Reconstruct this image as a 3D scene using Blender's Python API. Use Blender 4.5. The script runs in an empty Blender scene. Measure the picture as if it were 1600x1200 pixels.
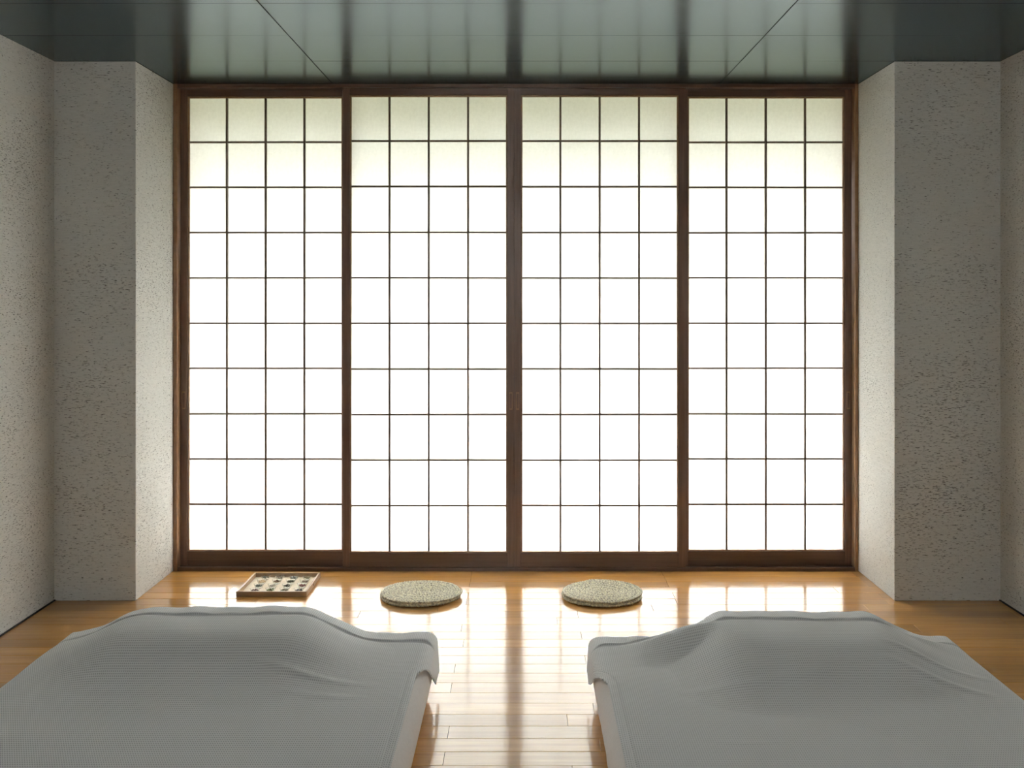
import bpy, bmesh, math, random
import numpy as np
from mathutils import Vector, Matrix

random.seed(7)
RNG = np.random.default_rng(7)
S = bpy.context.scene
C = S.collection

# ------------------------------------------------------------------ camera
F_PX = 1656.0            # focal length in pixels of the 1600 px wide frame
CAM_H = 1.334
cam_data = bpy.data.cameras.new('camera')
cam = bpy.data.objects.new('camera', cam_data)
C.objects.link(cam)
cam.location = (0, 0, CAM_H)
cam.rotation_euler = (math.pi / 2, 0, 0)
cam_data.sensor_fit = 'HORIZONTAL'
cam_data.sensor_width = 36.0
cam_data.lens = F_PX / 1600.0 * 36.0
cam_data.shift_x = -(817 - 800) / 1600.0
cam_data.shift_y = -(600 - 459) / 1600.0
cam_data.clip_start = 0.02
S.camera = cam

# ------------------------------------------------------------------ sky, exposure
SKY_STRENGTH = 100.0      # zenith of an overcast sky, one third of it at the horizon
world = bpy.data.worlds.new('overcast_sky')
S.world = world
world.use_nodes = True
bg = world.node_tree.nodes['Background']
wnt = world.node_tree
bg.inputs['Color'].default_value = (0.985, 0.99, 1.0, 1)
_tc = wnt.nodes.new('ShaderNodeTexCoord')
_sp = wnt.nodes.new('ShaderNodeSeparateXYZ')
_mr = wnt.nodes.new('ShaderNodeMapRange')          # standard overcast sky: L = Lz (1 + 2 sin h) / 3
_mr.inputs['From Min'].default_value = 0.0
_mr.inputs['From Max'].default_value = 1.0
_mr.inputs['To Min'].default_value = SKY_STRENGTH / 3
_mr.inputs['To Max'].default_value = SKY_STRENGTH
wnt.links.new(_tc.outputs['Generated'], _sp.inputs[0])
wnt.links.new(_sp.outputs['Z'], _mr.inputs['Value'])
wnt.links.new(_mr.outputs[0], bg.inputs['Strength'])
S.view_settings.view_transform = 'Standard'
S.view_settings.look = 'None'
S.view_settings.gamma = 1.0
S.view_settings.use_curve_mapping = False
S.view_settings.exposure = 0.2
try:
    S.cycles.use_denoising = True
    S.cycles.use_guiding = True            # the room is lit only through paper
    S.cycles.use_surface_guiding = True
    S.cycles.transparent_max_bounces = 32
    S.cycles.max_bounces = 12
    S.cycles.diffuse_bounces = 7
    S.cycles.glossy_bounces = 5
    S.cycles.transmission_bounces = 10
    S.cycles.sample_clamp_indirect = 25.0
except Exception:
    pass

# ------------------------------------------------------------------ materials
def new_mat(name):
    m = bpy.data.materials.new(name)
    m.use_nodes = True
    nt = m.node_tree
    b = nt.nodes['Principled BSDF']
    return m, nt, b

def N(nt, typ, **kw):
    n = nt.nodes.new(typ)
    for k, v in kw.items():
        setattr(n, k, v)
    return n

def mapping(nt, scale, coord='Object', rot=(0, 0, 0)):
    tc = N(nt, 'ShaderNodeTexCoord')
    mp = N(nt, 'ShaderNodeMapping')
    mp.inputs['Scale'].default_value = scale
    mp.inputs['Rotation'].default_value = rot
    nt.links.new(tc.outputs[coord], mp.inputs['Vector'])
    return mp

def noise(nt, vec, scale=1.0, detail=3.0, rough=0.55):
    n = N(nt, 'ShaderNodeTexNoise')
    n.inputs['Scale'].default_value = scale
    n.inputs['Detail'].default_value = detail
    n.inputs['Roughness'].default_value = rough
    nt.links.new(vec.outputs[0], n.inputs['Vector'])
    return n

def ramp(nt, src, stops):
    r = N(nt, 'ShaderNodeValToRGB')
    els = r.color_ramp.elements
    while len(els) < len(stops):
        els.new(0.5)
    for e, (p, c) in zip(els, stops):
        e.position = p
        e.color = (c[0], c[1], c[2], 1) if len(c) == 3 else c
    nt.links.new(src, r.inputs['Fac'])
    return r

def bump(nt, b, src, strength, dist):
    bm_ = N(nt, 'ShaderNodeBump')
    bm_.inputs['Strength'].default_value = strength
    bm_.inputs['Distance'].default_value = dist
    nt.links.new(src, bm_.inputs['Height'])
    nt.links.new(bm_.outputs['Normal'], b.inputs['Normal'])
    return bm_

def mathn(nt, op, a, b_):
    n = N(nt, 'ShaderNodeMath', operation=op)
    for i, v in enumerate((a, b_)):
        if isinstance(v, (int, float)):
            n.inputs[i].default_value = v
        else:
            nt.links.new(v, n.inputs[i])
    return n

def mat_plaster():
    m, nt, b = new_mat('trowelled_plaster')
    # horizontally dragged pits, in patches
    mp = mapping(nt, (62, 62, 330))
    n1 = noise(nt, mp, 1.0, 2.0, 0.5)
    mp2 = mapping(nt, (2.0, 2.0, 3.0))
    n2 = noise(nt, mp2, 1.0, 2.0, 0.5)
    mp3 = mapping(nt, (22, 22, 190))
    n3 = noise(nt, mp3, 1.0, 4.0, 0.6)
    # threshold moved by patch noise
    th = mathn(nt, 'MULTIPLY', n2.outputs['Fac'], 0.16)
    su = mathn(nt, 'ADD', n1.outputs['Fac'], th.outputs[0])
    pits = ramp(nt, su.outputs[0], [(0.375, (0, 0, 0)), (0.455, (1, 1, 1))])
    col = N(nt, 'ShaderNodeMix', data_type='RGBA')
    nt.links.new(pits.outputs['Color'], col.inputs[0])
    col.inputs[6].default_value = (0.12, 0.12, 0.11, 1)
    tint = ramp(nt, n3.outputs['Fac'], [(0.3, (0.55, 0.555, 0.53)), (0.7, (0.64, 0.64, 0.61))])
    nt.links.new(tint.outputs['Color'], col.inputs[7])
    nt.links.new(col.outputs[2], b.inputs['Base Color'])
    b.inputs['Roughness'].default_value = 0.9
    h1 = mathn(nt, 'MULTIPLY', n3.outputs['Fac'], 0.5)
    h = mathn(nt, 'ADD', h1.outputs[0], pits.outputs['Color'])
    bump(nt, b, h.outputs[0], 0.8, 0.004)
    return m

def mat_wood(name, c0, c1, rough, grain=(1.2, 30, 30), bmp=0.05, ior=1.5, rand=0.0, coat=0.0, axis_scale=1.0, coat_ior=1.5, coat_rough=0.1):
    m, nt, b = new_mat(name)
    mp = mapping(nt, tuple(g * axis_scale for g in grain))
    if rand > 0:
        oi = N(nt, 'ShaderNodeObjectInfo')
        mul = mathn(nt, 'MULTIPLY', oi.outputs['Random'], 37.0)
        cmb = N(nt, 'ShaderNodeCombineXYZ')
        for i in range(3):
            nt.links.new(mul.outputs[0], cmb.inputs[i])
        nt.links.new(cmb.outputs[0], mp.inputs['Location'])
    n1 = noise(nt, mp, 1.0, 5.0, 0.6)
    r = ramp(nt, n1.outputs['Fac'], [(0.28, c0), (0.72, c1)])
    out = r.outputs['Color']
    if rand > 0:
        hs = N(nt, 'ShaderNodeHueSaturation')
        v = mathn(nt, 'MULTIPLY', oi.outputs['Random'], rand)
        v2 = mathn(nt, 'ADD', v.outputs[0], 1.0 - rand * 0.5)
        nt.links.new(v2.outputs[0], hs.inputs['Value'])
        nt.links.new(out, hs.inputs['Color'])
        out = hs.outputs['Color']
    nt.links.new(out, b.inputs['Base Color'])
    b.inputs['Roughness'].default_value = rough
    b.inputs['IOR'].default_value = ior
    if coat:
        b.inputs['Coat Weight'].default_value = coat
        b.inputs['Coat Roughness'].default_value = coat_rough
        b.inputs['Coat IOR'].default_value = coat_ior
    if bmp:
        bump(nt, b, n1.outputs['Fac'], bmp, 0.001)
    return m

def mat_plain(name, c, rough, noise_amt=0.08, scale=40.0, bmp=0.0, **kw):
    m, nt, b = new_mat(name)
    mp = mapping(nt, (scale,) * 3)
    n1 = noise(nt, mp, 1.0, 3.0)
    lo = tuple(x * (1 - noise_amt) for x in c)
    hi = tuple(min(1, x * (1 + noise_amt)) for x in c)
    r = ramp(nt, n1.outputs['Fac'], [(0.3, lo), (0.7, hi)])
    nt.links.new(r.outputs['Color'], b.inputs['Base Color'])
    b.inputs['Roughness'].default_value = rough
    for k, v in kw.items():
        b.inputs[k].default_value = v
    if bmp:
        bump(nt, b, n1.outputs['Fac'], bmp, 0.002)
    return m

def mat_paper():
    m = bpy.data.materials.new('shoji_paper')
    m.use_nodes = True
    nt = m.node_tree
    nt.nodes.clear()
    out = N(nt, 'ShaderNodeOutputMaterial')
    mp = mapping(nt, (60, 60, 60))
    n1 = noise(nt, mp, 1.0, 4.0, 0.65)
    col = ramp(nt, n1.outputs['Fac'], [(0.3, (0.80, 0.80, 0.785)), (0.7, (0.87, 0.87, 0.855))])
    tr = N(nt, 'ShaderNodeBsdfTranslucent')
    df = N(nt, 'ShaderNodeBsdfDiffuse')
    nt.links.new(col.outputs['Color'], tr.inputs['Color'])
    nt.links.new(col.outputs['Color'], df.inputs['Color'])
    mx = N(nt, 'ShaderNodeMixShader')
    mx.inputs[0].default_value = 0.42
    nt.links.new(tr.outputs[0], mx.inputs[1])
    nt.links.new(df.outputs[0], mx.inputs[2])
    nt.links.new(mx.outputs[0], out.inputs['Surface'])
    return m

def mat_glass():
    m = bpy.data.materials.new('clear_thin_glass')
    m.use_nodes = True
    nt = m.node_tree
    nt.nodes.clear()
    out = N(nt, 'ShaderNodeOutputMaterial')
    tr = N(nt, 'ShaderNodeBsdfTransparent')
    tr.inputs['Color'].default_value = (0.95, 0.97, 0.96, 1)
    gl = N(nt, 'ShaderNodeBsdfGlossy')
    gl.inputs['Roughness'].default_value = 0.03
    mp = mapping(nt, (60, 60, 60))
    n1 = noise(nt, mp)
    bm_ = N(nt, 'ShaderNodeBump')
    bm_.inputs['Strength'].default_value = 0.1
    bm_.inputs['Distance'].default_value = 0.001
    nt.links.new(n1.outputs['Fac'], bm_.inputs['Height'])
    nt.links.new(bm_.outputs['Normal'], gl.inputs['Normal'])
    lw = N(nt, 'ShaderNodeLayerWeight')
    lw.inputs['Blend'].default_value = 0.5
    pw_ = mathn(nt, 'POWER', lw.outputs['Facing'], 2.2)
    m2 = mathn(nt, 'MULTIPLY', pw_.outputs[0], 0.8)
    fr = mathn(nt, 'ADD', m2.outputs[0], 0.09)
    mx = N(nt, 'ShaderNodeMixShader')
    nt.links.new(fr.outputs[0], mx.inputs[0])
    nt.links.new(tr.outputs[0], mx.inputs[1])
    nt.links.new(gl.outputs[0], mx.inputs[2])
    nt.links.new(mx.outputs[0], out.inputs['Surface'])
    return m

def mat_waffle():
    """woven cotton: pale ridges, with the shade of the pits painted in grey, laid out in the weave's own coordinates"""
    m, nt, b = new_mat('waffle_cotton_pit_shade')
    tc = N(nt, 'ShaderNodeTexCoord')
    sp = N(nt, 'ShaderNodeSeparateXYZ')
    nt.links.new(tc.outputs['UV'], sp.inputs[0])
    def ridge_mask(out):
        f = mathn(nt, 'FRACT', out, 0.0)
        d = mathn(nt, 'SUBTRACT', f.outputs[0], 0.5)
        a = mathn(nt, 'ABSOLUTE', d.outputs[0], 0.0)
        return mathn(nt, 'MULTIPLY', a.outputs[0], 2.0)          # 1 on the ridge, 0 in the pit
    yx, yy = ridge_mask(sp.outputs['X']), ridge_mask(sp.outputs['Y'])
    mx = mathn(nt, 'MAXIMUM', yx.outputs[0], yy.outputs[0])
    r = ramp(nt, mx.outputs[0], [(0.30, (0.55, 0.565, 0.59)), (0.62, (0.91, 0.93, 0.95))])  # pit shade painted into the base colour, darker between the ridges
    nt.links.new(r.outputs['Color'], b.inputs['Base Color'])
    b.inputs['Roughness'].default_value = 0.9
    b.inputs['Sheen Weight'].default_value = 0.35
    b.inputs['Sheen Roughness'].default_value = 0.5
    return m

def mat_lacquer():
    """blue black lacquer: dark body under a cool tinted gloss"""
    m = bpy.data.materials.new('blue_black_lacquer')
    m.use_nodes = True
    nt = m.node_tree
    nt.nodes.clear()
    out = N(nt, 'ShaderNodeOutputMaterial')
    mp = mapping(nt, (3, 40, 40))
    n1 = noise(nt, mp, 1.0, 3.0)
    col = ramp(nt, n1.outputs['Fac'], [(0.3, (0.004, 0.009, 0.013)), (0.7, (0.006, 0.012, 0.017))])
    rg = N(nt, 'ShaderNodeMapRange')
    rg.inputs['To Min'].default_value = 0.17
    rg.inputs['To Max'].default_value = 0.24
    nt.links.new(n1.outputs['Fac'], rg.inputs['Value'])
    df = N(nt, 'ShaderNodeBsdfDiffuse')
    nt.links.new(col.outputs['Color'], df.inputs['Color'])
    gl = N(nt, 'ShaderNodeBsdfGlossy')
    gl.inputs['Color'].default_value = (0.83, 0.95, 1.0, 1)
    nt.links.new(rg.outputs[0], gl.inputs['Roughness'])
    fr = N(nt, 'ShaderNodeFresnel')
    fr.inputs['IOR'].default_value = 1.50
    mx = N(nt, 'ShaderNodeMixShader')
    nt.links.new(fr.outputs[0], mx.inputs[0])
    nt.links.new(df.outputs[0], mx.inputs[1])
    nt.links.new(gl.outputs[0], mx.inputs[2])
    nt.links.new(mx.outputs[0], out.inputs['Surface'])
    return m

M = {}
M['plaster'] = mat_plaster()
M['floor_wood'] = mat_wood('amber_floor_wood', (0.50, 0.235, 0.050), (0.66, 0.345, 0.088), 0.30, grain=(2.2, 45, 20), bmp=0.04,
                           ior=1.5, rand=0.34, coat=1.0, coat_ior=1.56, coat_rough=0.11)
M['floor_wood'].node_tree.nodes['Principled BSDF'].inputs['Specular IOR Level'].default_value = 0.15
M['subfloor'] = mat_plain('dark_subfloor', (0.03, 0.017, 0.008), 0.8)
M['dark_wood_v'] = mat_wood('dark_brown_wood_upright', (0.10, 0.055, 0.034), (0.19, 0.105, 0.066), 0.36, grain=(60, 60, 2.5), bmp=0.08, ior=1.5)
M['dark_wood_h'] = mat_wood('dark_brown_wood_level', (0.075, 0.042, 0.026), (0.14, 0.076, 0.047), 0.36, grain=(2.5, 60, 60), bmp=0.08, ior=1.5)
M['frame_wood'] = mat_wood('brown_frame_wood', (0.22, 0.115, 0.055), (0.34, 0.19, 0.095), 0.32, grain=(30, 30, 30), bmp=0.05, ior=1.5)
M['bar_wood'] = mat_wood('thin_lattice_wood', (0.13, 0.09, 0.062), (0.19, 0.135, 0.10), 0.45, grain=(30, 30, 30), bmp=0.0)
M['ceiling'] = mat_lacquer()
M['ceiling_gap'] = mat_plain('black_joint', (0.004, 0.004, 0.004), 0.9)
M['paper'] = mat_paper()
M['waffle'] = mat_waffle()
M['sheet'] = mat_plain('white_cotton_sheet', (0.90, 0.875, 0.87), 0.9, 0.03, 120, 0.15)
M['straw'] = mat_plain('braided_straw', (0.70, 0.60, 0.42), 0.38, 0.58, 110)
M['tray'] = mat_wood('pale_tray_wood', (0.36, 0.235, 0.13), (0.49, 0.335, 0.205), 0.36, grain=(6, 60, 60), bmp=0.03)
M['tray_base'] = mat_wood('pale_tray_bottom', (0.60, 0.49, 0.34), (0.70, 0.59, 0.43), 0.6, grain=(6, 60, 60), bmp=0.02)
M['glass'] = mat_glass()
M['shadow_dark'] = mat_plain('dark_shadow_strip', (0.035, 0.03, 0.026), 0.8)
M['garden'] = mat_plain('pale_garden_ground', (0.034, 0.0365, 0.0175), 0.95, 0.15, 3)
M['eave'] = mat_plain('grey_eave_board', (0.10, 0.085, 0.06), 0.8, 0.1, 3)

# ------------------------------------------------------------------ helpers
def tag(o, label=None, cat=None, group=None, kind=None):
    if label: o['label'] = label
    if cat: o['category'] = cat
    if group: o['group'] = group
    if kind: o['kind'] = kind
    return o

def link(name, mesh, mat=None, parent=None, loc=(0, 0, 0)):
    o = bpy.data.objects.new(name, mesh)
    C.objects.link(o)
    if mat is not None and mesh is not None and len(mesh.materials) == 0:
        mesh.materials.append(mat)
    o.location = loc
    if parent is not None:
        o.parent = parent
    return o

def empty(name, loc):
    o = bpy.data.objects.new(name, None)
    C.objects.link(o)
    o.location = loc
    o.empty_display_size = 0.05
    return o

_BOX = {}
def box_mesh(w, d, h, bev, mat, seg=1):
    """box centred in x, y with its underside at z = 0"""
    key = (round(w, 5), round(d, 5), round(h, 5), bev, mat.name, seg)
    if key in _BOX:
        return _BOX[key]
    bm_ = bmesh.new()
    bmesh.ops.create_cube(bm_, size=1.0)
    bmesh.ops.scale(bm_, vec=(w, d, h), verts=bm_.verts)
    bmesh.ops.translate(bm_, vec=(0, 0, h / 2), verts=bm_.verts)
    if bev > 0:
        bmesh.ops.bevel(bm_, geom=bm_.edges[:], offset=bev, segments=seg, affect='EDGES', profile=0.5)
    me = bpy.data.meshes.new('box')
    bm_.to_mesh(me)
    bm_.free()
    me.materials.append(mat)
    _BOX[key] = me
    return me

def box(name, x0, x1, y0, y1, z0, z1, mat, parent=None, bev=0.0, seg=1, base=(0, 0, 0)):
    me = box_mesh(x1 - x0, y1 - y0, z1 - z0, bev, mat, seg)
    return link(name, me, None, parent, ((x0 + x1) / 2 - base[0], (y0 + y1) / 2 - base[1], z0 - base[2]))

def mesh_np(name, verts, faces, smooth=True):
    me = bpy.data.meshes.new(name)
    me.from_pydata(np.asarray(verts).tolist() if not isinstance(verts, list) else verts, [],
                   np.asarray(faces).tolist() if not isinstance(faces, list) else faces)
    if smooth:
        me.polygons.foreach_set('use_smooth', [True] * len(me.polygons))
    me.update()
    return me

def mesh_quads(name, V, Q, smooth=True):
    """fast mesh from numpy arrays (n,3) and (m,4)"""
    me = bpy.data.meshes.new(name)
    me.vertices.add(len(V))
    me.vertices.foreach_set('co', V.astype(np.float32).ravel())
    me.loops.add(Q.size)
    me.loops.foreach_set('vertex_index', Q.astype(np.int32).ravel())
    me.polygons.add(len(Q))
    me.polygons.foreach_set('loop_start', np.arange(0, Q.size, 4, dtype=np.int32))
    me.polygons.foreach_set('loop_total', np.full(len(Q), 4, dtype=np.int32))
    me.update(calc_edges=True)
    me.validate()
    if smooth:
        me.polygons.foreach_set('use_smooth', np.ones(len(me.polygons), dtype=bool))
    return me

def lathe(profile, n=24, close=False):
    V, Q = [], []
    for r, z in profile:
        for k in range(n):
            a = 2 * math.pi * k / n
            V.append((r * math.cos(a), r * math.sin(a), z))
    for i in range(len(profile) - 1):
        for k in range(n):
            k2 = (k + 1) % n
            Q.append((i * n + k, i * n + k2, (i + 1) * n + k2, (i + 1) * n + k))
    Q.append(tuple(range(n))[::-1])
    Q.append(tuple((len(profile) - 1) * n + k for k in range(n)))
    return V, Q

# ------------------------------------------------------------------ room measures (metres)
XL, XR = -2.036, 2.075        # side walls
WL, WR = -1.682, 1.614        # window recess
YP = 4.605                    # face of the stub walls
YW = 5.095                    # front of the window frame
YB = -1.3                     # wall behind the camera
ZC = 2.344                    # ceiling
YO = 5.24                     # outer face of the window wall

# ------------------------------------------------------------------ walls
def wall(name, x0, x1, y0, y1, z0, z1, label, bev=0.0):
    o = box(name, x0, x1, y0, y1, z0, z1, M['plaster'], bev=bev, seg=2)
    return tag(o, label, 'wall', kind='structure')

wall('wall_left', XL - 0.12, XL, YB, YP, 0, ZC, 'pale grey trowelled plaster side wall at the left edge')
wall('wall_right', XR, XR + 0.12, YB, YP, 0, ZC, 'pale grey trowelled plaster side wall at the right edge')
wall('wall_front_left', XL - 0.12, WL, YP, YO, 0, ZC, 'projecting plaster stub wall left of the paper doors', 0.003)
wall('wall_front_right', WR, XR + 0.12, YP, YO, 0, ZC, 'projecting plaster stub wall right of the paper doors', 0.003)

# a paper window is added to the wall behind the viewpoint as fill light
BX0, BX1, BZ0, BZ1 = -0.58, 0.58, 0.95, 1.95
def boxes_mesh(name, boxes):
    bm_ = bmesh.new()
    for (x0, x1, y0, y1, z0, z1) in boxes:
        r = bmesh.ops.create_cube(bm_, size=1.0)
        bmesh.ops.scale(bm_, vec=(x1 - x0, y1 - y0, z1 - z0), verts=r['verts'])
        bmesh.ops.translate(bm_, vec=((x0 + x1) / 2, (y0 + y1) / 2, (z0 + z1) / 2), verts=r['verts'])
    me = bpy.data.meshes.new(name)
    bm_.to_mesh(me); bm_.free()
    return me
o = link('wall_back', boxes_mesh('wall_back', [
    (XL - 0.12, BX0, YB - 0.12, YB, 0, ZC), (BX1, XR + 0.12, YB - 0.12, YB, 0, ZC),
    (BX0, BX1, YB - 0.12, YB, 0, BZ0), (BX0, BX1, YB - 0.12, YB, BZ1, ZC)]), M['plaster'])
tag(o, 'plain plaster wall behind the viewpoint', 'wall', kind='structure')
win = empty('fill_window', (0, YB - 0.06, BZ0))
tag(win, 'unseen paper window added in the wall behind the viewpoint for fill light', 'window', kind='structure')
wb = (0, YB - 0.06, BZ0)
for xa in (BX0, BX1 - 0.04):
    box('fill_window_frame', xa, xa + 0.04, YB - 0.10, YB - 0.02, BZ0, BZ1, M['frame_wood'], win, 0.002, 1, wb)
for za in (BZ0, BZ1 - 0.04):
    box('fill_window_frame', BX0 + 0.04, BX1 - 0.04, YB - 0.10, YB - 0.02, za, za + 0.04, M['frame_wood'], win, 0.002, 1, wb)
pw, ph = (BX1 - BX0 - 0.08) / 8, (BZ1 - BZ0 - 0.08) / 4
for i in range(1, 8):
    box('lattice_bar', BX0 + 0.04 + i * pw - 0.005, BX0 + 0.04 + i * pw + 0.005, YB - 0.07, YB - 0.05, BZ0 + 0.04, BZ1 - 0.04, M['bar_wood'], win, 0, 1, wb)
for j in range(1, 4):
    box('lattice_bar', BX0 + 0.04, BX1 - 0.04, YB - 0.068, YB - 0.05, BZ0 + 0.04 + j * ph - 0.004, BZ0 + 0.04 + j * ph + 0.004, M['bar_wood'], win, 0, 1, wb)
for i in range(8):
    for j in range(4):
        box('paper_pane', BX0 + 0.04 + i * pw, BX0 + 0.04 + (i + 1) * pw, YB - 0.0715, YB - 0.0705, BZ0 + 0.04 + j * ph, BZ0 + 0.04 + (j + 1) * ph, M['paper'], win, 0, 1, wb)

def shadow_strip(name, x0, x1, y0, y1, label):
    o = box(name, x0, x1, y0, y1, 0.0005, 0.006, M['shadow_dark'], bev=0.001)  # dark strip stands in for the shadow line at the wall foot
    tag(o, label, 'shadow strip', kind='structure')
shadow_strip('shadow_strip_left', XL, XL + 0.007, 1.5, YP - 0.001, 'thin dark strip standing in for shadow along the foot of the left plaster wall')
shadow_strip('shadow_strip_right', XR - 0.007, XR, 1.5, YP - 0.001, 'thin dark strip standing in for shadow along the foot of the right plaster wall')

# ------------------------------------------------------------------ floor and its planks
ROW = 0.0912
NROWS = 40
Y_PL = YW - NROWS * ROW
bm_ = bmesh.new()
def bm_box(bm_, x0, x1, y0, y1, z0, z1, mi=0):
    r = bmesh.ops.create_cube(bm_, size=1.0)
    vs = r['verts']
    bmesh.ops.scale(bm_, vec=(x1 - x0, y1 - y0, z1 - z0), verts=vs)
    bmesh.ops.translate(bm_, vec=((x0 + x1) / 2, (y0 + y1) / 2, (z0 + z1) / 2), verts=vs)
    for f in {f for v in vs for f in v.link_faces}:
        f.material_index = mi
bm_box(bm_, XL - 0.12, XR + 0.12, Y_PL - 0.0005, YO, -0.06, -0.0155, 0)
bm_box(bm_, XL - 0.12, XR + 0.12, YB - 0.12, Y_PL - 0.0005, -0.06, 0.0, 1)
me = bpy.data.meshes.new('floor')
bm_.to_mesh(me); bm_.free()
me.materials.append(M['subfloor']); me.materials.append(M['floor_wood'])
floor = link('floor', me)
tag(floor, 'glossy amber wooden floor of narrow planks', 'floor', kind='structure')
PL = 0.91
joint_main = {7, 10, 13, 15, 18, 21, 24, 27}
off_prev = None
for r in range(NROWS):
    y1 = YW - r * ROW
    y0 = y1 - ROW
    if r in joint_main:
        off = 0.228
    else:
        while True:
            off = random.choice([-0.227, 0.139, -0.70 + 0.455, 0.50, -0.36, 0.667])
            if off != off_prev:
                break
    off_prev = off
    gap = 0.0014
    k0 = math.floor((XL - off) / PL)
    k = k0
    while True:
        xa, xb = off + k * PL, off + (k + 1) * PL
        k += 1
        if xb <= XL:
            continue
        if xa >= XR:
            break
        xa, xb = max(xa, XL - 0.01), min(xb, XR + 0.01)
        if xb - xa < 0.03:
            continue
        me = box_mesh(round(xb - xa - gap, 3), ROW - gap, 0.015, 0.0007, M['floor_wood'])
        p = link('plank', me, None, floor, ((xa + xb) / 2, (y0 + y1) / 2, -0.0152 + random.uniform(-0.0002, 0.0002)))
        p.rotation_euler = (random.gauss(0, 0.0016), random.gauss(0, 0.0003), 0)

# ------------------------------------------------------------------ ceiling and its boards
ceiling = box('ceiling', XL - 0.12, XR + 0.12, YB - 0.12, YO, ZC + 0.0055, ZC + 0.08, M['ceiling_gap'])
tag(ceiling, 'dark glossy ceiling of large lacquered boards', 'ceiling', kind='structure')
cb = (ceiling.location.x, ceiling.location.y, ceiling.location.z)
xs = [XL, -0.916, 0.946, XR]
yc = 4.601
y_edges = [YO - 0.02, yc]
while y_edges[-1] - 0.457 > YB:
    y_edges.append(y_edges[-1] - 0.457)
y_edges.append(YB)
for j in range(len(y_edges) - 1):
    for i in range(3):
        gx, gy = 0.0045, 0.0026
        xa, xb = xs[i], xs[i + 1]
        if j == 0:
            xa, xb = max(xa, WL), min(xb, WR)
        me = box_mesh(round(xb - xa - gx, 4), round(y_edges[j] - y_edges[j + 1] - gy, 4), 0.006, 0.0, M['ceiling'])
        if len(me.materials) == 1:                    # sawn edges stay matt black
            me.materials.append(M['ceiling_gap'])
            for pf in me.polygons:
                pf.material_index = 1 if abs(pf.normal.z) < 0.5 else 0
        p = link('ceiling_board', me, None, ceiling, ((xa + xb) / 2 - cb[0], (y_edges[j] + y_edges[j + 1]) / 2 - cb[1], ZC - cb[2]))
        p.rotation_euler = (random.gauss(0, 0.0009), random.gauss(0, 0.0006), 0)

# ------------------------------------------------------------------ window frame
frame = empty('trim_1', (0, YW, 0))
tag(frame, 'brown wooden outer frame and tracks around the paper doors', 'frame', kind='structure')
fb = (0, YW, 0)
JL, JR, ZS, ZH = WL + 0.020, WR - 0.017, 0.018, ZC - 0.018
box('jamb', WL, JL, YW, YO, 0.0, ZC, M['frame_wood'], frame, 0.003, 2, fb)
box('jamb', JR, WR, YW, YO, 0.0, ZC, M['frame_wood'], frame, 0.003, 2, fb)
box('head', JL, JR, YW, YO, ZH, ZC, M['dark_wood_h'], frame, 0.002, 2, fb)
# sill with two grooves between three ridges
box('sill', JL, JR, YW, YO, 0.0, ZS - 0.006, M['dark_wood_h'], frame, 0.0, 1, fb)
for ya, yb in ((YW, YW + 0.010), (YW + 0.0415, YW + 0.0445), (YW + 0.076, YO)):
    box('track_ridge', JL, JR, ya, yb, ZS - 0.006, ZS, M['dark_wood_h'], frame, 0.001, 1, fb)

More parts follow.
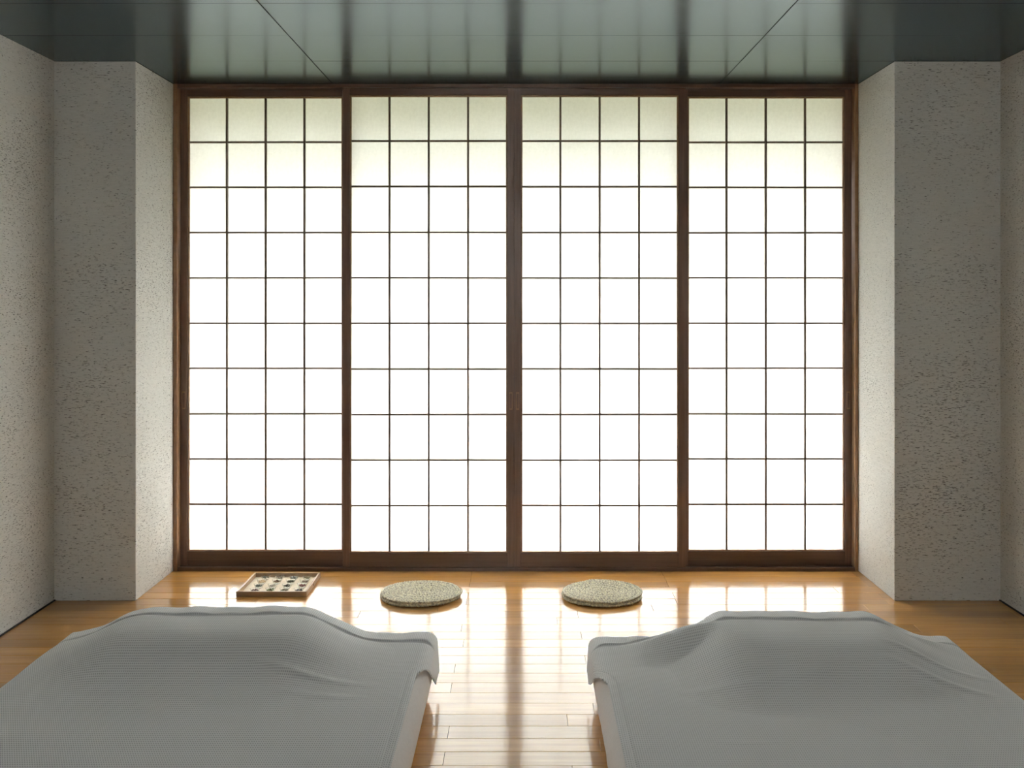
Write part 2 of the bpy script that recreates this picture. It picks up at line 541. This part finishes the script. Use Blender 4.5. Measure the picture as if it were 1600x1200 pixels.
# ------------------------------------------------------------------ sliding paper doors
ZB, ZT = 0.0898, 2.2915       # lattice opening
ST = 0.033                    # stile width
def shoji(name, x0, x1, yf, label, pulls):
    """x0..x1 is the lattice opening, yf the front of the frame"""
    d = empty(name, ((x0 + x1) / 2, yf, ZS))
    b = ((x0 + x1) / 2, yf, ZS)
    T = 0.030
    zt = ZH - 0.001
    zb = ZS - 0.004
    box('stile', x0 - ST, x0, yf, yf + T, zb, zt, M['dark_wood_v'], d, 0.0015, 2, b)
    box('stile', x1, x1 + ST, yf, yf + T, zb, zt, M['dark_wood_v'], d, 0.0015, 2, b)
    box('top_rail', x0, x1, yf + 0.001, yf + T, ZT, zt, M['dark_wood_h'], d, 0.0015, 2, b)
    box('bottom_rail', x0, x1, yf + 0.001, yf + T, zb, ZB - 0.006, M['dark_wood_h'], d, 0.0015, 2, b)
    # slim inner border
    iw = 0.007
    zs0, zs1 = ZB - 0.006, ZT
    for xa in (x0, x1 - iw):
        box('inner_border', xa, xa + iw, yf + 0.006, yf + 0.024, zs0, zs1, M['frame_wood'], d, 0.001, 1, b)
    for za in (zs0, zs1 - iw):
        box('inner_border', x0 + iw, x1 - iw, yf + 0.006, yf + 0.024, za, za + iw, M['frame_wood'], d, 0.001, 1, b)
    cw, ch = (x1 - x0) / 4, (ZT - ZB) / 10
    vb, hb = 0.0094, 0.0086
    for i in range(1, 4):
        xc = x0 + i * cw + random.gauss(0, 0.0005)
        box('lattice_bar', xc - vb / 2, xc + vb / 2, yf + 0.0085, yf + 0.024, zs0 + iw, zs1 - iw, M['bar_wood'], d, 0.0008, 1, b)
    for j in range(1, 10):
        zc = ZB + j * ch + random.gauss(0, 0.0006)
        o = box('lattice_bar', x0 + iw, x1 - iw, yf + 0.010, yf + 0.024, zc - hb / 2, zc + hb / 2, M['bar_wood'], d, 0.0008, 1, b)
        o.rotation_euler = (0, random.gauss(0, 0.0007), 0)
    pm = box_mesh(round(cw, 4), 0.0008, round(ch, 4), 0, M['paper'])
    for i in range(4):
        for j in range(10):
            link('paper_pane', pm, None, d, (x0 + (i + 0.5) * cw - b[0], yf + 0.0248 - b[1], ZB + j * ch - b[2]))
    for side, x in pulls:
        p = box('finger_pull', x - 0.008, x + 0.008, yf - 0.0008, yf + 0.001, 0.775, 0.86, M['frame_wood'], d, 0.0006, 1, b)
        box('pull_recess', -0.0055, 0.0055, -0.0006, 0.0004, 0.006, 0.079, M['dark_wood_v'], p, 0.0, 1, (0, 0.0006, 0))
    tag(d, label, 'sliding door', 'sliding paper doors', 'structure')
    return d
YF, YR = YW + 0.0105, YW + 0.0455
shoji('door_1', -1.628, -0.8740, YR, 'leftmost sliding paper lattice door, behind the tray of bowls, on the rear track', [('l', -1.645)])
shoji('door_2', -0.8348, -0.0748, YF, 'paper lattice door left of the middle meeting stiles, on the front track', [('r', -0.0585)])
shoji('door_3', -0.0090, 0.7510, YF, 'paper lattice door right of the middle meeting stiles, on the front track', [('l', -0.0255)])
shoji('door_4', 0.8000, 1.5620, YR, 'rightmost sliding paper lattice door, beside the right stub wall, on the rear track', [('r', 1.579)])

# ------------------------------------------------------------------ outside: eave and garden ground that the daylight passes
EAVE, DROP = 2.3, 0.22
o = box('roof', -5.0, 5.0, YO, YO + EAVE, ZC + 0.03, ZC + 0.13, M['eave'])
o.location.z -= DROP / 2
o.rotation_euler = (-math.atan2(DROP, EAVE), 0, 0)
tag(o, 'brown sloping eave outside above the paper doors', 'eave', kind='structure')
o = box('ground', -60.0, 60.0, YO, YO + 90.0, -0.25, -0.15, M['garden'])
tag(o, 'dark mossy garden ground outside beyond the paper doors', 'ground', kind='structure')
o = box('sky_blocker', -60.0, 60.0, YO + 8.0, YO + 8.3, -0.15, 1.75, M['garden'])  # added out of view to keep low sky light off the upper panes
tag(o, 'unseen dark wall added outside to block the low sky', 'wall', kind='structure')
o = box('trim_2', XL - 0.12, XR + 0.12, YO, YO + 0.10, -0.15, 0.0, M['eave'])
tag(o, 'stone plinth outside below the paper doors', 'plinth', kind='structure')

# ------------------------------------------------------------------ beds
def sstep(a):
    a = np.clip(a, 0, 1)
    return a * a * (3 - 2 * a)

def pillow_top(u, v):
    """thickness of a soft pillow, u, v in -1..1, ears at the corners"""
    a = np.clip(1 - np.abs(u) ** 2.4, 0, 1) ** 0.9
    b_ = np.clip(1 - np.abs(v) ** 2.4, 0, 1) ** 0.8
    return a * b_

Z_MAT = 0.186
Z_BL = 0.193

def mattress(x0, x1, y0, y1, label):
    cx, cy = (x0 + x1) / 2, (y0 + y1) / 2
    prof = [(0.085, 0.0), (0.05, 0.003), (0.026, 0.018), (0.010, 0.045), (0.001, 0.085), (0.002, 0.120), (0.010, 0.150),
            (0.024, 0.172), (0.045, 0.183), (0.075, Z_MAT)]
    W, L, R = x1 - x0, y1 - y0, 0.07
    # outline of a rounded rectangle, evenly sampled
    pts = []
    def seg(p, q, n):
        for i in range(n):
            t = i / n
            pts.append(((p[0] * (1 - t) + q[0] * t, p[1] * (1 - t) + q[1] * t)))
    def arc(c, a0, n):
        for i in range(n):
            a = a0 + math.pi / 2 * i / n
            pts.append((c[0] + R * math.cos(a), c[1] + R * math.sin(a)))
    w, l = W / 2, L / 2
    seg((w, -l + R), (w, l - R), 90); arc((w - R, l - R), 0, 10)
    seg((w - R, l), (-w + R, l), 60); arc((-w + R, l - R), math.pi / 2, 10)
    seg((-w, l - R), (-w, -l + R), 90); arc((-w + R, -l + R), math.pi, 10)
    seg((-w + R, -l), (w - R, -l), 60); arc((w - R, -l + R), 1.5 * math.pi, 10)
    P = np.array(pts)
    n = len(P)
    d = np.roll(P, -1, 0) - np.roll(P, 1, 0)
    nrm = np.stack([d[:, 1], -d[:, 0]], 1)
    nrm /= np.linalg.norm(nrm, axis=1)[:, None]
    a = np.arange(n)
    wob = sum(RNG.uniform(0.3, 1.0) * np.sin(2 * math.pi * a * f / n + RNG.uniform(0, 6.3)) for f in (7, 13, 23, 41, 59)) / 2.5
    V = []
    for k, (ins, z) in enumerate(prof):
        side = math.sin(math.pi * min(1, z / 0.18))
        amp = 0.0045 * side
        ring = P - nrm * (ins + amp * (0.6 + wob * math.cos(k * 0.5)) )[:, None]
        V.append(np.column_stack([ring, np.full(n, z)]))
    V = np.concatenate(V)
    faces = []
    for k in range(len(prof) - 1):
        for i in range(n):
            j = (i + 1) % n
            faces.append((k * n + i, k * n + j, (k + 1) * n + j, (k + 1) * n + i))
    faces.append(tuple(range(n))[::-1])
    faces.append(tuple((len(prof) - 1) * n + i for i in range(n)))
    me = mesh_np('mattress', V, faces)
    o = link('futon_mattress', me, M['sheet'], None, (cx, cy, 0.0))
    return tag(o, label, 'mattress', 'futon mattresses on the floor')

def pillow(cx, cy, hw, hd, th, label):
    n, m = 41, 31
    u = np.linspace(-1, 1, n); v = np.linspace(-1, 1, m)
    U, Vv = np.meshgrid(u, v, indexing='ij')
    t = pillow_top(U, Vv)
    # pull the edges in between the corners
    X = hw * U * (1 - 0.05 * (1 - Vv ** 2) * np.abs(U) ** 3)
    Y = hd * Vv * (1 - 0.07 * (1 - U ** 2) * np.abs(Vv) ** 3)
    zb = 0.018
    top = np.stack([X, Y, zb * (np.abs(U) ** 8 + np.abs(Vv) ** 8).clip(0, 1) * 0.6 + t * th], -1).reshape(-1, 3)
    bot = np.stack([X, Y, zb * (np.abs(U) ** 8 + np.abs(Vv) ** 8).clip(0, 1) * 0.6 - 0.001 + 0 * t], -1).reshape(-1, 3)
    idx = np.arange(n * m).reshape(n, m)
    q = np.stack([idx[:-1, :-1], idx[1:, :-1], idx[1:, 1:], idx[:-1, 1:]], -1).reshape(-1, 4)
    qb = q[:, ::-1] + n * m
    me = mesh_quads('pillow', np.concatenate([top, bot]), np.concatenate([q, qb]))
    o = link('pillow', me, M['sheet'], None, (cx, cy, Z_MAT + 0.001))
    return tag(o, label, 'pillow', 'pillows under the blankets')

def blanket(x0, x1, y_near, y_far, pil, core, fall, hp, over_l, over_r, over_f, tents, creases, label, seed):
    """waffle blanket: fine grid of pits wrapped over mattress and pillow"""
    ds, dt = 0.0030, 0.0060
    W = x1 - x0
    L = y_far - y_near
    OM = 0.13
    ns = int((W + 2 * OM) / ds); ns += ns % 2
    nt_ = int((L + OM) / dt); nt_ += nt_ % 2
    s = np.linspace(-OM, W + OM, ns + 1)
    t = np.linspace(-OM, L, nt_ + 1)
    Sg, Tg = np.meshgrid(s, t, indexing='ij')
    oL = over_l(t)[None, :]; oR = over_r(t)[None, :]
    Sc = np.clip(Sg, -oL, W + oR)
    oF = over_f(s)[:, None]
    Tc = np.maximum(Tg, -oF)
    keep_v = (np.abs(Sc - Sg) < 1e-9) & (np.abs(Tc - Tg) < 1e-9)
    R = 0.045
    def wrap(a):                     # a: length past the start of the bend
        th = np.clip(a / R, 0, math.pi / 2)
        hor = R * np.sin(th)
        drop = R * (1 - np.cos(th)) + np.maximum(0, a - R * math.pi / 2)
        return np.where(a > 0, hor, a), np.where(a > 0, drop, 0)
    hr, dr = wrap(Sc - (W - R))
    hl, dl = wrap(R - Sc)
    hf, df = wrap(R - Tc)
    X = np.where(Sc > W / 2, x0 + W - R + hr, x0 + R - hl)
    Y = np.where(Tc < L / 2, y_far - R + hf, y_far - Tc)
    drop = np.maximum(np.maximum(dr, dl), df)
    # ---- height over the mattress
    cx0, cx1, cy0, cy1 = core
    fx0, fx1, fy = fall
    tight = 1 - 0.12 * sstep((Y - (y_far - 0.22)) / 0.14)
    fx0 = fx0 * tight; fx1 = fx1 * tight
    dx = np.where(X < cx0, (cx0 - X) / fx0, np.where(X > cx1, (X - cx1) / fx1, 0))
    dy = np.where(Y < cy0, (cy0 - Y) / fy, 0)
    dist = np.hypot(dx, dy)
    crown = 1 - 0.10 * ((Y - 3.42) / 0.2) ** 2
    H = hp * np.exp(-(1.65 * dist) ** 2.2) * np.clip(crown, 0.85, 1.0)
    for (xa, xb, ha, hb, yr, back, front) in tents:
        k = (X - xa) / (xb - xa)
        hh = ha + (hb - ha) * sstep(k)
        hh = hh * sstep((k + 0.3) / 0.4) * sstep((1.55 - k) / 0.6)
        e = Y - yr
        prof = np.where(e > 0, np.exp(-(e / back) ** 2), np.exp(-(e / front) ** 2))
        T_ = hh * prof
        H = (np.maximum(H, 1e-6) ** 10 + np.maximum(T_, 1e-6) ** 10) ** 0.1
    for (ax, ay, bx, by, amp, wid) in creases:
        vx, vy = bx - ax, by - ay
        ll = math.hypot(vx, vy)
        k = ((X - ax) * vx + (Y - ay) * vy) / ll ** 2
        dperp = ((X - ax) * vy - (Y - ay) * vx) / ll
        bow = 0.02 * np.sin(k * 3.1)
        H = H + amp * np.exp(-((dperp - bow) / wid) ** 2) * np.exp(-((k - 0.5) / 0.42) ** 4)
    rr = np.random.default_rng(seed)
    for i in range(16):
        fx, fy2 = rr.uniform(2, 13), rr.uniform(3, 12)
        ph = rr.uniform(0, 6.3)
        rot = rr.uniform(-1, 1)
        H = H + 0.0012 * rr.uniform(0.3, 1) * np.sin(fx * X + rot * fy2 * Y + ph) * np.sin(fy2 * Y + ph * 1.7)
    # never cut into the pillow
    px, py, hw, hd, th_ = pil
    pt = pillow_top(np.clip((X - px) / hw, -1, 1), np.clip((Y - py) / hd, -1, 1)) * th_
    H = np.maximum(H, pt + 0.002)
    H = np.maximum(H, 0.0005)
    # double layered hem along the far edge and turned edge along the sides
    HT = 0.115
    hem = sstep((HT - Tc) / 0.012 + 0.5)
    H = H + 0.0035 * hem
    H = H - 0.0042 * np.exp(-((Tc - HT - 0.008) / 0.0070) ** 2)
    H = H + 0.003 * hem * np.sin(Sg * 38 + seed) * np.sin(Sg * 13 + 2)
    side_h = np.minimum(Sc + oL, W + oR - Sc)
    H = H - 0.0025 * np.exp(-((side_h - 0.026) / 0.004) ** 2)
    Z = Z_BL + H - drop
    flare = 0.06 * np.maximum(0, drop - R)
    wave = 1 + 0.5 * np.sin(Tg * 24 + seed) * np.sin(Tg * 9)
    X = X + np.where(Sc > W / 2, 1, -1) * np.where(np.maximum(dr, dl) > R, flare * wave, 0)
    Y = Y + np.where(df > R, flare * (1 + 0.5 * np.sin(Sg * 31)), 0)
    Z = np.maximum(Z, 0.012)
    # ---- waffle pits: ridges on even lines, pits between them (clamped rows stay flat)
    ii = (np.arange(ns + 1) % 2)[:, None]; jj = (np.arange(nt_ + 1) % 2)[None, :]
    pit = (ii * jj).astype(float)
    P = np.stack([X, Y, Z], -1)
    du = np.zeros_like(P); dv = np.zeros_like(P)
    du[1:-1] = P[2:] - P[:-2]; du[0] = P[1] - P[0]; du[-1] = P[-1] - P[-2]
    dv[:, 1:-1] = P[:, 2:] - P[:, :-2]; dv[:, 0] = P[:, 1] - P[:, 0]; dv[:, -1] = P[:, -1] - P[:, -2]
    nn = np.cross(dv, du)
    ln = np.linalg.norm(nn, axis=-1, keepdims=True)
    nn = np.where(ln > 1e-12, nn / np.maximum(ln, 1e-12), 0)
    depth = 0.0020 * (1 - 0.35 * hem)
    P = P - nn * (pit * depth)[..., None]
    # ridge crossings a touch proud
    P = P + nn * (((1 - ii) * (1 - jj)) * 0.0004)[..., None]
    idx = np.arange((ns + 1) * (nt_ + 1)).reshape(ns + 1, nt_ + 1)
    q = np.stack([idx[:-1, :-1], idx[:-1, 1:], idx[1:, 1:], idx[1:, :-1]], -1).reshape(-1, 4)
    kv = keep_v.ravel()
    q = q[kv[q].any(1)]
    used = np.zeros(len(kv), bool); used[q.ravel()] = True
    remap = np.cumsum(used) - 1
    q = remap[q]
    V = P.reshape(-1, 3)[used]
    org = np.array([(x0 + x1) / 2, (y_near + y_far) / 2, 0.0])
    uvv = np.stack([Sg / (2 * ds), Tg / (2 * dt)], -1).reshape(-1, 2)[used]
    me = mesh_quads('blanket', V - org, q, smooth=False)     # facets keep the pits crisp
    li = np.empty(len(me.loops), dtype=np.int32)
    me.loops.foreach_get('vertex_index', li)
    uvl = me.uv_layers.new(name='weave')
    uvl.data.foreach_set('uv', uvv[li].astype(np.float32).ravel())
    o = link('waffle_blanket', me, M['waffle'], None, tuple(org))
    sm = o.modifiers.new('edge', 'SOLIDIFY')
    sm.thickness = 0.005
    sm.offset = -1
    sm.use_rim_only = True
    return tag(o, label, 'blanket', 'waffle blankets spread on the futons')

fl = lambda v: (lambda a: np.full_like(a, v))
def ov(near, far, length, start=0.0):
    """overhang that is `far` at the head end and `near` further down"""
    return lambda t: near + (far - near) * (1 - sstep((np.clip(t, 0, None) - start) / length))

# bed on the left of the photograph
ML = (-1.535, -0.292, 1.62, 3.585)
mattress(*ML, 'white sheeted futon mattress under the blanket nearer the tray of bowls')
PLL = (-1.000, 3.445, 0.390, 0.215, 0.080)
pillow(*PLL, 'white pillow under the blanket nearer the tray of bowls')
blanket(ML[0] - 0.004, ML[1] + 0.004, 1.66, 3.592, PLL, (-1.22, -0.745, 3.33, 9.0), (0.32, 0.29, 0.42), 0.092,
        ov(0.03, 0.06, 0.5), ov(-0.030, 0.120, 0.34, 0.08), lambda s: 0.05 - 0.045 * sstep((s - 1.10) / 0.13),
        [], [(-0.80, 3.16, -0.42, 3.08, 0.004, 0.018), (-0.72, 3.02, -0.36, 3.00, 0.003, 0.02), (-1.46, 3.38, -1.30, 3.1, 0.003, 0.02),
             (-1.30, 2.75, -0.7, 2.70, 0.002, 0.03)],
        'grey waffle blanket over the pillow on the bed nearer the tray of bowls', 3)

# bed on the right of the photograph
MR = (0.222, 1.428, 1.60, 3.545)
mattress(*MR, 'white sheeted futon mattress under the blanket farther from the tray of bowls')
PRR = (0.890, 3.395, 0.375, 0.205, 0.078)
pillow(*PRR, 'white pillow under the blanket farther from the tray of bowls')
def of_r(s):
    return 0.004 + 0.05 * sstep((s - 0.22) / 0.25)
blanket(MR[0] - 0.004, MR[1] + 0.004, 1.64, 3.548, PRR, (0.68, 1.10, 3.28, 9.0), (0.24, 0.29, 0.42), 0.088,
        ov(-0.030, 0.105, 0.38, 0.08), ov(0.03, 0.05, 0.5), of_r,
        [(0.27, 0.62, 0.004, 0.082, 3.428, 0.022, 0.13), (1.43, 1.15, 0.006, 0.06, 3.42, 0.026, 0.12)],
        [(0.40, 3.02, 0.95, 3.10, 0.003, 0.022), (1.10, 3.26, 1.38, 3.12, 0.005, 0.016), (1.08, 3.16, 1.34, 3.00, 0.005, 0.018),
         (0.42, 2.70, 0.80, 2.72, 0.003, 0.016), (0.55, 2.60, 0.95, 2.63, 0.002, 0.02)],
        'grey waffle blanket over the pillow on the bed farther from the tray of bowls', 11)

# ------------------------------------------------------------------ round braided floor mats
def braid(r_out, r_in, z0, pitch, tube, lump, seed):
    """spiral plait: a coiled tube with a herringbone of strands"""
    turns = (r_out - r_in) / pitch
    V, Q = [], []
    rs = np.random.default_rng(seed)
    ang, pts = 0.0, []
    r = r_in
    while r < r_out:
        pts.append((r, ang))
        da = lump / 3.0 / max(r, 0.006)
        ang += da
        r = r_in + pitch * ang / (2 * math.pi)
    m = 8
    length = 0.0
    n = len(pts)
    jit = rs.normal(0, 1, n)
    for i, (r, a) in enumerate(pts):
        length += lump / 3.0
        ph = 2 * math.pi * length / lump
        ca, sa = math.cos(a), math.sin(a)
        sag = 0.0012 * math.sin(2.3 * a / 6.28 + seed) + 0.0010 * math.sin(a * 3 + seed)
        end = min(1.0, (n - 1 - i) / 6.0)
        for k in range(m):
            b_ = 2 * math.pi * k / m
            rad = tube * (0.80 + 0.36 * math.sin(ph + (1 if k < m / 2 else -1) * 1.2 + 2 * math.cos(b_)) + 0.08 * jit[i]) * (0.35 + 0.65 * end)
            x = r + rad * 1.15 * math.cos(b_)
            V.append((x * ca, x * sa, z0 + sag + rad * 0.95 * math.sin(b_)))
    for i in range(n - 1):
        for k in range(m):
            k2 = (k + 1) % m
            Q.append((i * m + k, (i + 1) * m + k, (i + 1) * m + k2, i * m + k2))
    return mesh_quads('braid', np.array(V), np.array(Q))

def floor_mat(cx, cy, rot, label, seed):
    root = empty('round_floor_mat', (cx, cy, 0.0002))
    root.rotation_euler = (0, 0, rot)
    R = 0.1765
    link('braided_top', braid(R, 0.004, 0.0225, 0.0108, 0.0058, 0.0125, seed), M['straw'], root)
    link('braided_underside', braid(R - 0.002, 0.004, 0.0085, 0.0125, 0.0078, 0.014, seed + 5), M['straw'], root)
    V, Q = lathe([(R - 0.012, 0.008), (R - 0.009, 0.014), (R - 0.012, 0.021)], 40)
    link('core', mesh_np('core', V, Q), M['straw'], root)
    return tag(root, label, 'floor mat', 'round braided straw floor mats')
floor_mat(-0.448, 4.672, 0.4, 'round braided straw floor mat nearer the wooden tray of bowls', 1)
floor_mat(0.347, 4.672, 2.1, 'round braided straw floor mat farther from the wooden tray of bowls', 2)

# ------------------------------------------------------------------ tray with glass bowls
TX0, TX1, TY0, TY1, TH = -1.262, -0.952, 4.664, 4.985, 0.0235
tray = empty('wooden_tray', ((TX0 + TX1) / 2, (TY0 + TY1) / 2, 0))
tb = ((TX0 + TX1) / 2, (TY0 + TY1) / 2, 0)
tag(tray, 'square pale wooden tray holding small glass bowls on the floor', 'tray')
tw = 0.0085
box('tray_bottom', TX0 + tw, TX1 - tw, TY0 + tw, TY1 - tw, 0.0005, 0.0045, M['tray_base'], tray, 0, 1, tb)
box('tray_side', TX0, TX1, TY0, TY0 + tw, 0.0003, TH, M['tray'], tray, 0.0008, 1, tb)
box('tray_side', TX0, TX1, TY1 - tw, TY1, 0.0003, TH, M['tray'], tray, 0.0008, 1, tb)
box('tray_side', TX0, TX0 + tw, TY0 + tw, TY1 - tw, 0.0003, TH, M['tray'], tray, 0.0008, 1, tb)
sd = box('tray_side', TX1 - tw, TX1, TY0 + tw, TY1 - tw, 0.0003, TH, M['tray'], tray, 0.0008, 1, tb)
# small dark finger hole rim in the side
V, Q = lathe([(0.0032, 0.0), (0.0045, 0.0), (0.0045, 0.0016), (0.0032, 0.0016)], 14)
hole = link('hole_rim', mesh_np('hole', V, Q), M['dark_wood_h'], sd, (tw / 2 - 0.0004, -0.01, 0.0125))
hole.rotation_euler = (0, math.pi / 2, 0)

glass_profile = [(0.0105, 0.0), (0.0125, 0.0006), (0.0170, 0.0060), (0.0205, 0.0140), (0.0222, 0.0205), (0.0228, 0.0212), (0.0222, 0.0215)]
gv, gq = lathe(glass_profile, 22)
gq = gq[:-1]                                  # open at the top
glass_me = mesh_np('glass_bowl', gv, gq)
glass_me.materials.append(M['glass'])

def filling_mesh(seed, size, flat):
    rs = np.random.default_rng(seed)
    bm_ = bmesh.new()
    for i in range(46):
        r = 0.0148 * math.sqrt(rs.uniform(0, 1)); a = rs.uniform(0, 6.283)
        z = 0.0075 + 0.0090 * rs.uniform(0, 1) * (1 - (r / 0.017) ** 2) + 0.0035 * (r / 0.0148) ** 2
        mt = Matrix.Translation((r * math.cos(a), r * math.sin(a), z)) @ Matrix.Rotation(rs.uniform(0, 6.28), 4, Vector(rs.normal(0, 1, 3)).normalized())
        sc = size * rs.uniform(0.7, 1.25)
        mt = mt @ Matrix.Diagonal((sc * 1.5, sc, sc * flat, 1))
        bmesh.ops.create_icosphere(bm_, subdivisions=1, radius=1.0, matrix=mt)
    me = bpy.data.meshes.new('filling')
    bm_.to_mesh(me); bm_.free()
    return me

fill = [  # rows from the front of the tray to the back, left to right
    [((0.12, 0.055, 0.05), 'purplish brown petals'), ((0.10, 0.13, 0.055), 'green leaves'), ((0.12, 0.10, 0.055), 'olive brown seeds'), ((0.07, 0.075, 0.08), 'dark grey stones')],
    [((0.12, 0.15, 0.13), 'blue green leaves'), ((0.30, 0.29, 0.24), 'pale grey buds'), ((0.025, 0.02, 0.018), 'black seeds'), ((0.20, 0.055, 0.05), 'dark red petals')],
    [((0.42, 0.30, 0.16), 'beige chips'), ((0.16, 0.085, 0.035), 'brown bark pieces'), ((0.06, 0.065, 0.03), 'dark green leaves'), ((0.15, 0.10, 0.07), 'greyish brown buds')],
    [((0.085, 0.095, 0.085), 'dark green grey stones'), ((0.17, 0.13, 0.09), 'brownish grey chips'), ((0.16, 0.15, 0.13), 'grey stones'), ((0.20, 0.16, 0.09), 'olive tan seeds')],
]
row_name = ['front row', 'second row', 'third row', 'back row']
rx = [(-1.190, -1.122, -1.060, -0.997), (-1.193, -1.129, -1.064, -0.998), (-1.194, -1.128, -1.062, -0.997), (-1.194, -1.130, -1.064, -1.000)]
ry = [4.712, 4.782, 4.852, 4.924]
for r in range(4):
    for c in range(4):
        colr, what = fill[r][c]
        bx_, by_ = rx[r][c] + random.gauss(0, 0.0015), ry[r] + random.gauss(0, 0.002)
        b = link('glass_bowl', glass_me, None, None, (bx_, by_, 0.0047))
        b.rotation_euler = (0, 0, random.uniform(0, 6))
        tag(b, 'small clear glass bowl of %s, %s of the wooden tray' % (what, row_name[r]), 'bowl', 'glass bowls in the wooden tray')
        fm = filling_mesh(100 + r * 4 + c, random.choice([0.0022, 0.0027, 0.0032]), random.choice([0.5, 0.8]))
        f = link('filling', fm, mat_plain('filling_' + what.replace(' ', '_'), tuple(min(0.8, 1.6 * x) for x in colr), 0.45, 0.35, 300), b)
        f['kind'] = 'stuff'
